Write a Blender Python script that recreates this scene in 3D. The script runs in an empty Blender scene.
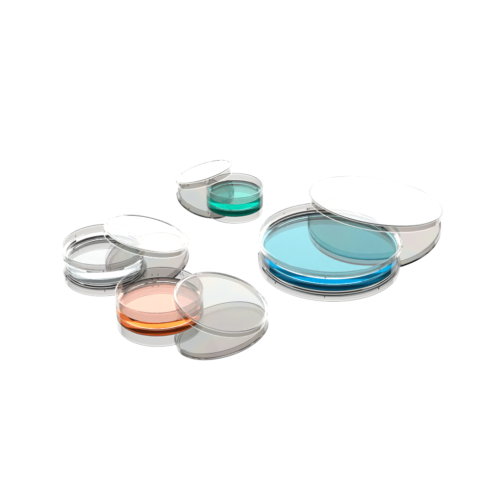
import bpy, bmesh, math, random

random.seed(4)
MM = 0.001
SEG = 224
scene = bpy.context.scene
C = scene.collection

# ------------------------------------------------------------------ render
scene.render.engine = 'CYCLES'
cy = scene.cycles
cy.max_bounces = 40
cy.transmission_bounces = 40
cy.glossy_bounces = 40
cy.diffuse_bounces = 4
cy.transparent_max_bounces = 40
cy.min_light_bounces = 20
cy.caustics_reflective = True
cy.caustics_refractive = True
cy.blur_glossy = 0.0
cy.sample_clamp_indirect = 8.0
cy.use_denoising = True
cy.denoising_input_passes = 'RGB'
cy.use_adaptive_sampling = False
cy.filter_width = 1.3
scene.view_settings.view_transform = 'Standard'
scene.view_settings.look = 'None'
scene.view_settings.gamma = 1
scene.view_settings.exposure = 0

# ------------------------------------------------------------------ materials
def new_mat(name):
    m = bpy.data.materials.new(name)
    m.use_nodes = True
    m.node_tree.nodes.clear()
    return m, m.node_tree.nodes, m.node_tree.links

def plastic(name, tint, ior=1.52, rough=0.0, iri=0.0, scratch=0.0):
    """Clear polystyrene: a refracting shell, shade painted into some tints, with faint stress colours."""
    m, n, l = new_mat(name)
    out = n.new('ShaderNodeOutputMaterial')
    p = n.new('ShaderNodeBsdfPrincipled')
    p.inputs['Base Color'].default_value = (*tint, 1)
    p.inputs['Roughness'].default_value = rough
    p.inputs['IOR'].default_value = ior
    p.inputs['Transmission Weight'].default_value = 1.0
    tc = n.new('ShaderNodeTexCoord')
    if iri > 0:
        mp = n.new('ShaderNodeMapping'); mp.inputs['Scale'].default_value = (38, 22, 30)
        l.new(tc.outputs['Object'], mp.inputs['Vector'])
        nz = n.new('ShaderNodeTexNoise'); nz.inputs['Scale'].default_value = 1.0
        nz.inputs['Detail'].default_value = 1.5
        l.new(mp.outputs['Vector'], nz.inputs['Vector'])
        cr = n.new('ShaderNodeValToRGB')
        e = cr.color_ramp.elements
        e[0].position = 0.30; e[0].color = (0.80, 0.86, 0.97, 1)
        e[1].position = 0.72; e[1].color = (0.97, 0.84, 0.88, 1)
        for pos, col in ((0.42, (0.86, 0.95, 0.90, 1)), (0.52, (0.97, 0.95, 0.82, 1)), (0.61, (0.99, 0.88, 0.82, 1))):
            x = e.new(pos); x.color = col
        l.new(nz.outputs['Fac'], cr.inputs['Fac'])
        mx = n.new('ShaderNodeMix'); mx.data_type = 'RGBA'; mx.blend_type = 'MULTIPLY'
        mx.inputs[0].default_value = iri
        mx.inputs[6].default_value = (*tint, 1)
        l.new(cr.outputs['Color'], mx.inputs[7])
        l.new(mx.outputs[2], p.inputs['Base Color'])
    # moulded plastic is never optically flat: a faint waviness
    nb = n.new('ShaderNodeTexNoise'); nb.inputs['Scale'].default_value = 140
    nb.inputs['Detail'].default_value = 2
    l.new(tc.outputs['Object'], nb.inputs['Vector'])
    bp = n.new('ShaderNodeBump'); bp.inputs['Strength'].default_value = scratch
    bp.inputs['Distance'].default_value = 0.0002
    l.new(nb.outputs['Fac'], bp.inputs['Height'])
    l.new(bp.outputs['Normal'], p.inputs['Normal'])
    l.new(p.outputs['BSDF'], out.inputs['Surface'])
    return m

def liquid(name, sigma):
    """Free surface refracts; the faces against the plastic pass straight through
    (the plastic's wetted faces carry that interface); colour is real absorption."""
    m, n, l = new_mat(name)
    out = n.new('ShaderNodeOutputMaterial')
    g = n.new('ShaderNodeBsdfPrincipled')
    g.inputs['Base Color'].default_value = (1, 1, 1, 1)
    g.inputs['Roughness'].default_value = 0
    g.inputs['IOR'].default_value = 1.33
    g.inputs['Transmission Weight'].default_value = 1
    t = n.new('ShaderNodeBsdfTransparent')
    at = n.new('ShaderNodeAttribute'); at.attribute_name = 'free_surface'
    mx = n.new('ShaderNodeMixShader')
    l.new(at.outputs['Fac'], mx.inputs[0])
    l.new(t.outputs[0], mx.inputs[1]); l.new(g.outputs[0], mx.inputs[2])
    l.new(mx.outputs[0], out.inputs['Surface'])
    d = max(sigma) * 1.02 + 1e-6
    va = n.new('ShaderNodeVolumeAbsorption')
    va.inputs['Color'].default_value = tuple(1 - s / d for s in sigma) + (1,)
    va.inputs['Density'].default_value = d
    l.new(va.outputs[0], out.inputs['Volume'])
    return m

N_PS, N_W = 1.52, 1.33
WALL = (0.68, 0.67, 0.66)  # grey painted in for the dimmer table seen through clear walls
M_wall = plastic('polystyrene_wall_shaded', WALL, iri=0.15)
M_wall_wet = plastic('clear_polystyrene_wall_wetted', (0.98, 0.98, 0.98), ior=N_PS / N_W)
M_floor_wet = plastic('clear_polystyrene_floor_wetted', (0.97, 0.97, 0.97), ior=N_PS / N_W)
M_wall_low = plastic('polystyrene_lower_wall_lit', (0.92, 0.92, 0.915))  # lighter copy of the wall plastic, tinted to brighten the liquid's side band
M_rim = plastic('clear_polystyrene_rim', (0.86, 0.86, 0.855))
M_skirt = plastic('clear_polystyrene_lid_skirt', (0.72, 0.71, 0.70), iri=0.3)

M_blue = liquid('blue_liquid', (120, 16.5, 8.0))
M_teal = liquid('teal_liquid', (230, 37, 46))
M_coral = liquid('coral_liquid', (0.3, 34, 66))
M_water = liquid('colourless_liquid', (5.0, 3.5, 3.0))

def surface_mat():
    m, n, l = new_mat('polished_acrylic')
    out = n.new('ShaderNodeOutputMaterial')
    p = n.new('ShaderNodeBsdfPrincipled')
    p.inputs['Base Color'].default_value = (0.249, 0.249, 0.249, 1)
    p.inputs['Metallic'].default_value = 1
    p.inputs['Roughness'].default_value = 0.0
    l.new(p.outputs[0], out.inputs['Surface'])
    return m
M_surface = surface_mat()

# ------------------------------------------------------------------ mesh helpers
def fillet(pts, n=6):
    """pts: (r, z, fillet) corner list -> polyline with rounded corners and support points."""
    out = []
    N = len(pts)
    for i, (r, z, f) in enumerate(pts):
        if f <= 0 or i == 0 or i == N - 1:
            out.append((r, z)); continue
        a = (pts[i-1][0] - r, pts[i-1][1] - z); b = (pts[i+1][0] - r, pts[i+1][1] - z)
        la, lb = math.hypot(*a), math.hypot(*b)
        a = (a[0]/la, a[1]/la); b = (b[0]/lb, b[1]/lb)
        cosv = max(-1, min(1, a[0]*b[0] + a[1]*b[1]))
        half = math.acos(cosv) / 2
        t = f / math.tan(half)
        t = min(t, la*0.46, lb*0.46); f2 = t * math.tan(half)
        bis = (a[0]+b[0], a[1]+b[1]); bl = math.hypot(*bis)
        c = (r + bis[0]/bl * f2/math.sin(half), z + bis[1]/bl * f2/math.sin(half))
        p0 = (r + a[0]*t, z + a[1]*t); p1 = (r + b[0]*t, z + b[1]*t)
        s = min(0.06, t*0.08)
        out.append((p0[0] + a[0]*s, p0[1] + a[1]*s))
        a0 = math.atan2(p0[1]-c[1], p0[0]-c[0]); a1 = math.atan2(p1[1]-c[1], p1[0]-c[0])
        d = (a1 - a0 + math.pi) % (2*math.pi) - math.pi
        for k in range(n + 1):
            an = a0 + d*k/n
            out.append((c[0] + f2*math.cos(an), c[1] + f2*math.sin(an)))
        out.append((p1[0] + b[0]*s, p1[1] + b[1]*s))
    return out

def densify(pts, maxlen=6.0):
    out = [pts[0]]
    for p in pts[1:]:
        q = out[-1]
        L = math.hypot(p[0]-q[0], p[1]-q[1]); k = max(1, int(L/maxlen))
        for j in range(1, k+1):
            out.append((q[0] + (p[0]-q[0])*j/k, q[1] + (p[1]-q[1])*j/k))
    return out

def split(poly, cuts):
    """cut a polyline at parameter conditions: cuts = list of (index-free) points inserted on straight runs."""
    pieces = []; cur = [poly[0]]; ci = 0
    for i in range(1, len(poly)):
        a, b = poly[i-1], poly[i]
        while ci < len(cuts):
            axis, val, lo = cuts[ci]
            if i < lo: break
            x0, x1 = a[axis], b[axis]
            if (x0 - val) * (x1 - val) < 0:
                t = (val - x0) / (x1 - x0)
                p = (a[0] + (b[0]-a[0])*t, a[1] + (b[1]-a[1])*t)
                cur.append(p); pieces.append(cur); cur = [p]; a = p; ci += 1
            else:
                break
        cur.append(b)
    pieces.append(cur)
    assert ci == len(cuts), (ci, cuts)
    return pieces

def lathe(bm, poly, mat=0, flag=None, value=1.0, seg=SEG):
    """revolve (r, z) mm; the surface normal is on the right-hand side of the travel direction."""
    rings = []
    for r, z in poly:
        if r < 1e-6:
            rings.append([bm.verts.new((0, 0, z*MM))])
        else:
            rings.append([bm.verts.new((r*MM*math.cos(2*math.pi*k/seg), r*MM*math.sin(2*math.pi*k/seg), z*MM)) for k in range(seg)])
    for A, B in zip(rings[:-1], rings[1:]):
        for k in range(seg):
            j = (k+1) % seg
            if len(A) == 1 and len(B) == 1: continue
            if len(A) == 1: f = bm.faces.new((A[0], B[j], B[k]))
            elif len(B) == 1: f = bm.faces.new((A[k], A[j], B[0]))
            else: f = bm.faces.new((A[k], A[j], B[j], B[k]))
            f.material_index = mat; f.smooth = True
            if flag is not None: f[flag] = value

def link(name, bm, mats, parent=None):
    me = bpy.data.meshes.new(name)
    bm.to_mesh(me); bm.free()
    for m in mats: me.materials.append(m)
    o = bpy.data.objects.new(name, me); C.objects.link(o)
    if parent: o.parent = parent
    return o

def thing(name, label, cat, group=None):
    o = bpy.data.objects.new(name, None); C.objects.link(o)
    o.empty_display_size = 0.01
    o['label'] = label; o['category'] = cat
    if group: o['group'] = group
    return o

def nub_bm(r, z, h, w, d, ang):
    """a small rounded vertical lug standing d proud of radius r"""
    bm = bmesh.new()
    bmesh.ops.create_cube(bm, size=1)
    for v in bm.verts:
        v.co.x = v.co.x * d; v.co.y *= w; v.co.z *= h
    bmesh.ops.bevel(bm, geom=bm.edges[:], offset=min(w, d)*0.28, segments=2, affect='EDGES', profile=0.5)
    ca, sa = math.cos(ang), math.sin(ang)
    for v in bm.verts:
        x, y, zz = v.co.x + r + d/2 + 0.02, v.co.y, v.co.z + z
        v.co = ((x*ca - y*sa)*MM, (x*sa + y*ca)*MM, zz*MM)
    for f in bm.faces: f.smooth = True
    return bm

# ------------------------------------------------------------------ dish
def make_dish(label, cx, cy_, R, H, level, liq_mat, liq_label, shelf, nubs, rot, floor_tint, t=1.0, tf=0.25):
    d = thing('petri_dish', label, 'petri dish', 'petri dishes on the white surface')
    d.location = (cx*MM, cy_*MM, 0.00003); d.rotation_euler.z = rot
    if shelf:
        Rb = R - shelf                                   # the wall widens in a conical shoulder above the liquid
        z0, z1 = level + .15, level + 2.35
        outer = [(0, 0.06, 0), (Rb-2.6, 0.06, .03), (Rb-2.2, 0, .03), (Rb, 0, .1), (Rb, z0, .12), (R, z1, .25), (R, H, .40)]
        inner = [(R-t, H, .40), (R-t, z1+.7, .4), (Rb-t, z1+.2, .4), (Rb-t, tf, .2), (0, tf, 0)]
    else:
        Rb = R
        outer = [(0, 0.06, 0), (Rb-2.4, 0.06, .03), (Rb-2.0, 0, .03), (Rb, 0, .1), (R, H, .40)]
        inner = [(R-t, H, .40), (Rb-t, tf, .2), (0, tf, 0)]
    poly = densify(fillet(outer + inner))
    Ri = Rb - t
    zr = H - 1.1
    cuts = [(0, Rb-1.2, 0), (1, zr, 0)]
    if shelf: cuts = [(0, Rb-1.2, 0), (1, z0-.1, 0), (1, z1+.6, 0), (1, zr, 0)]
    # indices where the profile has turned over the rim
    top = max(range(len(poly)), key=lambda i: poly[i][1])
    cuts += [(1, zr, top), (1, level, top), (0, Ri-1.6, top)]
    p = split(poly, cuts)      # underside | outer wall (| shoulder | upper wall) | rim | inner dry | inner wet | inner floor
    upper = None
    if shelf:
        shoulder, upper = p[2], p[3]; p = p[:2] + p[4:]
        bm = bmesh.new(); lathe(bm, shoulder, 0)
        link('shoulder', bm, [M_rim], d)
    # | outer wall | rim | inner dry | inner wet | inner floor
    bm = bmesh.new(); lathe(bm, p[0], 0); lathe(bm, p[5], 1)
    link('floor', bm, [plastic('polystyrene_floor_painted_tone', floor_tint, iri=0.1), M_floor_wet], d)  # floor tint paints in the brightness and hue of the lit liquid
    bm = bmesh.new()
    if shelf:
        lathe(bm, p[1], 2); lathe(bm, upper, 0)
    else:
        lo, hi_ = split(p[1], [(1, level + .2, 0)])
        lathe(bm, lo, 2); lathe(bm, hi_, 0)
    lathe(bm, p[3], 0); lathe(bm, p[4], 1)
    link('wall', bm, [M_wall, M_wall_wet, M_wall_low], d)
    bm = bmesh.new(); lathe(bm, p[2], 0)
    link('rim', bm, [M_rim], d)
    for a, z, h, w, dd in nubs:
        link('alignment_nub', nub_bm(R + (.0 if shelf else 0), z, h, w, dd, math.radians(a) - rot), [M_nub], d)
    # the liquid: follows the inner profile a hair inside, with a meniscus
    e = 0.02
    lq = bmesh.new()
    fl = lq.faces.layers.float.new('free_surface')
    wet = p[4] + p[5][1:]
    side = [(max(0, r - e) if z > tf + 0.6 else max(0, r - e*0.7), z + (e if z < tf + 0.5 else 0)) for r, z in wet]
    r_top = side[0][0]
    topc = []
    drop = 0.35
    for k in range(0, 11):                    # from the wall inwards: exponential meniscus
        x = 3.2 * (k/10)**1.6
        topc.append((r_top - x, level - drop*(1 - math.exp(-x/0.55))))
    topc += [(max(0.0, r_top - 3.2 - (r_top - 3.2)*k/6), level - drop) for k in range(1, 7)]
    topc[-1] = (0, level - drop)
    topc = topc[::-1]                          # centre -> wall; normal must be up: reverse travel
    lathe(lq, topc[::-1], 0, fl, 1.0)          # wall -> centre : right-hand normal is up
    lathe(lq, side[::-1], 0, fl, 0.0)          # centre -> wall along the bottom : normal down/outwards
    o = link('liquid', lq, [liq_mat])
    o.location = d.location; o.rotation_euler.z = rot
    o['label'] = liq_label; o['category'] = 'liquid'; o['group'] = 'liquids in the dishes'
    return d

# ------------------------------------------------------------------ lid
def make_lid(label, low, R, H, tilt, az, dish, ring, nubs, ior, edge, tint, t=1.0):
    """low: the point of the skirt that touches the surface; az: the way the lid slopes down (radians)."""
    d = thing('petri_dish_cover', label, 'petri dish lid', 'lids leaning on the dishes')
    outer = [(0, H, 0)]
    prof_top = [(0, H-t, 0), (R-t, H-t, .5), (R-t, 0, .38), (R, 0, .38), (R, H, .5)]
    if ring:
        prof_top += [(R-1.9, H, .12), (R-2.3, H-.28, .12), (0, H-.28, 0)]
    else:
        prof_top += [(0, H, 0)]
    poly = densify(fillet(prof_top))          # under the plate, down inside, bead, up outside, over the top
    poly = poly
    bot = min(range(len(poly)), key=lambda i: poly[i][1])
    zb = 0.75
    cuts = [(0, R-t-.9, 0), (1, zb, 0), (1, zb, bot), (1, H-.75, bot), (0, R-.8, bot)]
    p = split(poly, cuts)                      # plate underside | inner skirt | bead | outer skirt | edge | plate top
    bm = bmesh.new(); lathe(bm, p[0]); lathe(bm, p[5])
    link('top_plate', bm, [plastic('clear_polystyrene_lid', (tint, tint*.988, tint*.98), ior=ior, iri=0.6)], d)
    bm = bmesh.new(); lathe(bm, p[1]); lathe(bm, p[3])
    link('skirt', bm, [M_skirt], d)
    bm = bmesh.new(); lathe(bm, p[2])
    link('rim', bm, [M_rim], d)
    for a, z, h, w, dd in nubs:
        link('vent_nub', nub_bm(R, z, h, w, dd, math.radians(a)), [M_nub], d)
    bm = bmesh.new(); lathe(bm, p[4])
    link('edge', bm, [plastic('dark_outline_lid_edge', (edge,)*3)], d)  # dark refraction line painted into the tint of a clear edge
    # pose: find the tilt at which the skirt or the plate just touches the dish rim
    dx, dy, dR, dH = dish
    def clearance(tl):
        ca, sa, ct, st = math.cos(az), math.sin(az), math.cos(tl), math.sin(tl)
        D = (ca*ct, sa*ct, -st); Nn = (ca*st, sa*st, ct)
        c = (low[0] - R*D[0], low[1] - R*D[1], R*st)
        best = 9e9
        for k in range(720):
            an = 2*math.pi*k/720
            for rr in (dR - .3, dR - .7):
                q = (dx + rr*math.cos(an) - c[0], dy + rr*math.sin(an) - c[1], dH - c[2])
                z = q[0]*Nn[0] + q[1]*Nn[1] + q[2]*Nn[2]
                rad = math.sqrt(max(0, q[0]**2 + q[1]**2 + q[2]**2 - z*z))
                if rad < R - t: best = min(best, (H - t) - z)
                if R - t - .15 < rad < R + .15: best = min(best, -z)
        return best, c, Nn
    lo, hi = tilt - math.radians(4), tilt + math.radians(4)
    for _ in range(40):
        mid = (lo + hi)/2
        if clearance(mid)[0] < 0.04: lo = mid
        else: hi = mid
    b, c, Nn = clearance(hi)
    print('lid tilt', math.degrees(tilt), '->', math.degrees(hi), 'clearance', b)
    from mathutils import Matrix
    M = Matrix.Translation((c[0]*MM, c[1]*MM, c[2]*MM + 0.00005)) @ Matrix.Rotation(az, 4, 'Z') @ Matrix.Rotation(hi, 4, 'Y')
    d.matrix_world = M
    return d

M_nub = plastic('clear_polystyrene_nub', (0.36, 0.36, 0.38))

# ------------------------------------------------------------------ build (mm)
DISH = {
    'coral': (-57.23, -70.93, 27.64, 12.42),
    'green': (-11.43, 78.72, 21.31, 10.57),
    'clear': (-98.95, -12.53, 28.35, 12.11),
    'blue': (54.86, 0.59, 49.33, 11.30),
}
LID = {  # centre x, y, R, H, tilt, azimuth
    'coral': (-18.64, -83.64, 30.06, 4.85, 14.46, -14.79),
    'green': (-33.61, 98.53, 22.51, 5.9, 18.23, 153.35),
    'clear': (-72.03, 1.29, 29.62, 5.05, 16.15, 26.09),
    'blue': (90.8, 50.5, 48.85, 5.4, 9.69, 44.53),
}
tick = lambda angs, z, h=1.4, w=.75, d=.4: [(a, z, h, w, d) for a in angs]

make_dish('widest shallow clear dish, half filled with pale blue liquid', *DISH['blue'], 4.8, M_blue,
          'pale blue liquid in the widest dish', 2.0, tick((-140, -97, -52, -10, 35, 128, 172), .64*11.3), 0.3, (0.12, 0.38, 0.42))
front_dish = make_dish('deep clear dish in front holding coral pink liquid', *DISH['coral'], 5.1, M_coral,
          'coral pink liquid with an orange edge in the front dish', 0, tick((96, 104), 6.6, .9, .8, .3), 1.1, (1.0, 0.64, 0.74))
make_dish('smallest clear dish, holding teal green liquid', *DISH['green'], 5.15, M_teal,
          'teal green liquid in the smallest dish', 0, [], 0.7, (0.14, 0.64, 0.57))
make_dish('shallow clear dish on the left with colourless liquid and no tint', *DISH['clear'], 4.66, M_water,
          'colourless liquid in the dish at the far left', 1.8, tick((-150, -84, -20, 82, 140), .62*12.1), 0.0, (0.49, 0.49, 0.49))

def lid_args(k):
    x, y, R, H, t, a = LID[k]
    t, a = math.radians(t), math.radians(a)
    return ((x + R*math.cos(t)*math.cos(a), y + R*math.cos(t)*math.sin(a)), R, H, t, a, DISH[k])
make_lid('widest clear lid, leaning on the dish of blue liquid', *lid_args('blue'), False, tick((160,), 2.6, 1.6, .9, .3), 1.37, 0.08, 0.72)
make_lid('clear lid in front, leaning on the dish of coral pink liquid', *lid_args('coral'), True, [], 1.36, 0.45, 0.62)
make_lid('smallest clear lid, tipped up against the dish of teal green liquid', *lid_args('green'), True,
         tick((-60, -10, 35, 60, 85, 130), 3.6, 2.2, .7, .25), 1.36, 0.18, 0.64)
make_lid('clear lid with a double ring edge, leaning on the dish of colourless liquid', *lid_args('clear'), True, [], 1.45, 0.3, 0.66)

# small slanted blue-grey marks on the far wall of the front dish
mark_mat = plastic('blue_grey_wall_mark', (0.58, 0.65, 0.82))
for k in range(4):
    az = math.radians(60 + k*3.6)
    b = nub_bm(DISH['coral'][2], 9.0, 3.0, .55, .18, 0)
    sh = 0.35
    for v in b.verts: v.co.y += (v.co.z - .009) * sh
    ca, sa = math.cos(az - 1.1), math.sin(az - 1.1)
    for v in b.verts: v.co.x, v.co.y = v.co.x*ca - v.co.y*sa, v.co.x*sa + v.co.y*ca
    link('wall_mark', b, [mark_mat], front_dish)

# the polished surface everything stands on
bm = bmesh.new()
S = 6.0
bmesh.ops.create_grid(bm, x_segments=1, y_segments=1, size=S)
g = link('table_surface', bm, [M_surface])
g['kind'] = 'structure'

# ------------------------------------------------------------------ light
w = bpy.data.worlds.new('World'); scene.world = w; w.use_nodes = True
bg = w.node_tree.nodes['Background']
bg.inputs['Color'].default_value = (1.0, 0.99, 0.985, 1)
bg.inputs['Strength'].default_value = 0.12

def softbox(name, loc, rot, sx, sy, radiance, col=(1, 1, 1)):
    L = bpy.data.lights.new(name, 'AREA'); L.shape = 'RECTANGLE'
    L.size = sx; L.size_y = sy
    L.energy = radiance * sx * sy * math.pi
    L.color = col
    o = bpy.data.objects.new(name, L); C.objects.link(o)
    o.location = loc; o.rotation_euler = rot
    return o
# one tall bright diffusion wall behind the table
softbox('diffusion_wall_lamp', (0, 1.8, 1.33), (math.radians(-90), 0, 0), 5.6, 2.40, 4.0)

# ------------------------------------------------------------------ camera
D, P, SC = 751.15, math.radians(29.93), 1.448
cam = bpy.data.cameras.new('Camera'); co = bpy.data.objects.new('Camera', cam); C.objects.link(co)
co.location = (0, -D*math.cos(P)*MM, D*math.sin(P)*MM)
co.rotation_euler = (math.pi/2 - P, 0, 0)
cam.sensor_width = 36; cam.lens = 36 * D*SC/500
cam.clip_start = 0.01; cam.clip_end = 100
scene.camera = co
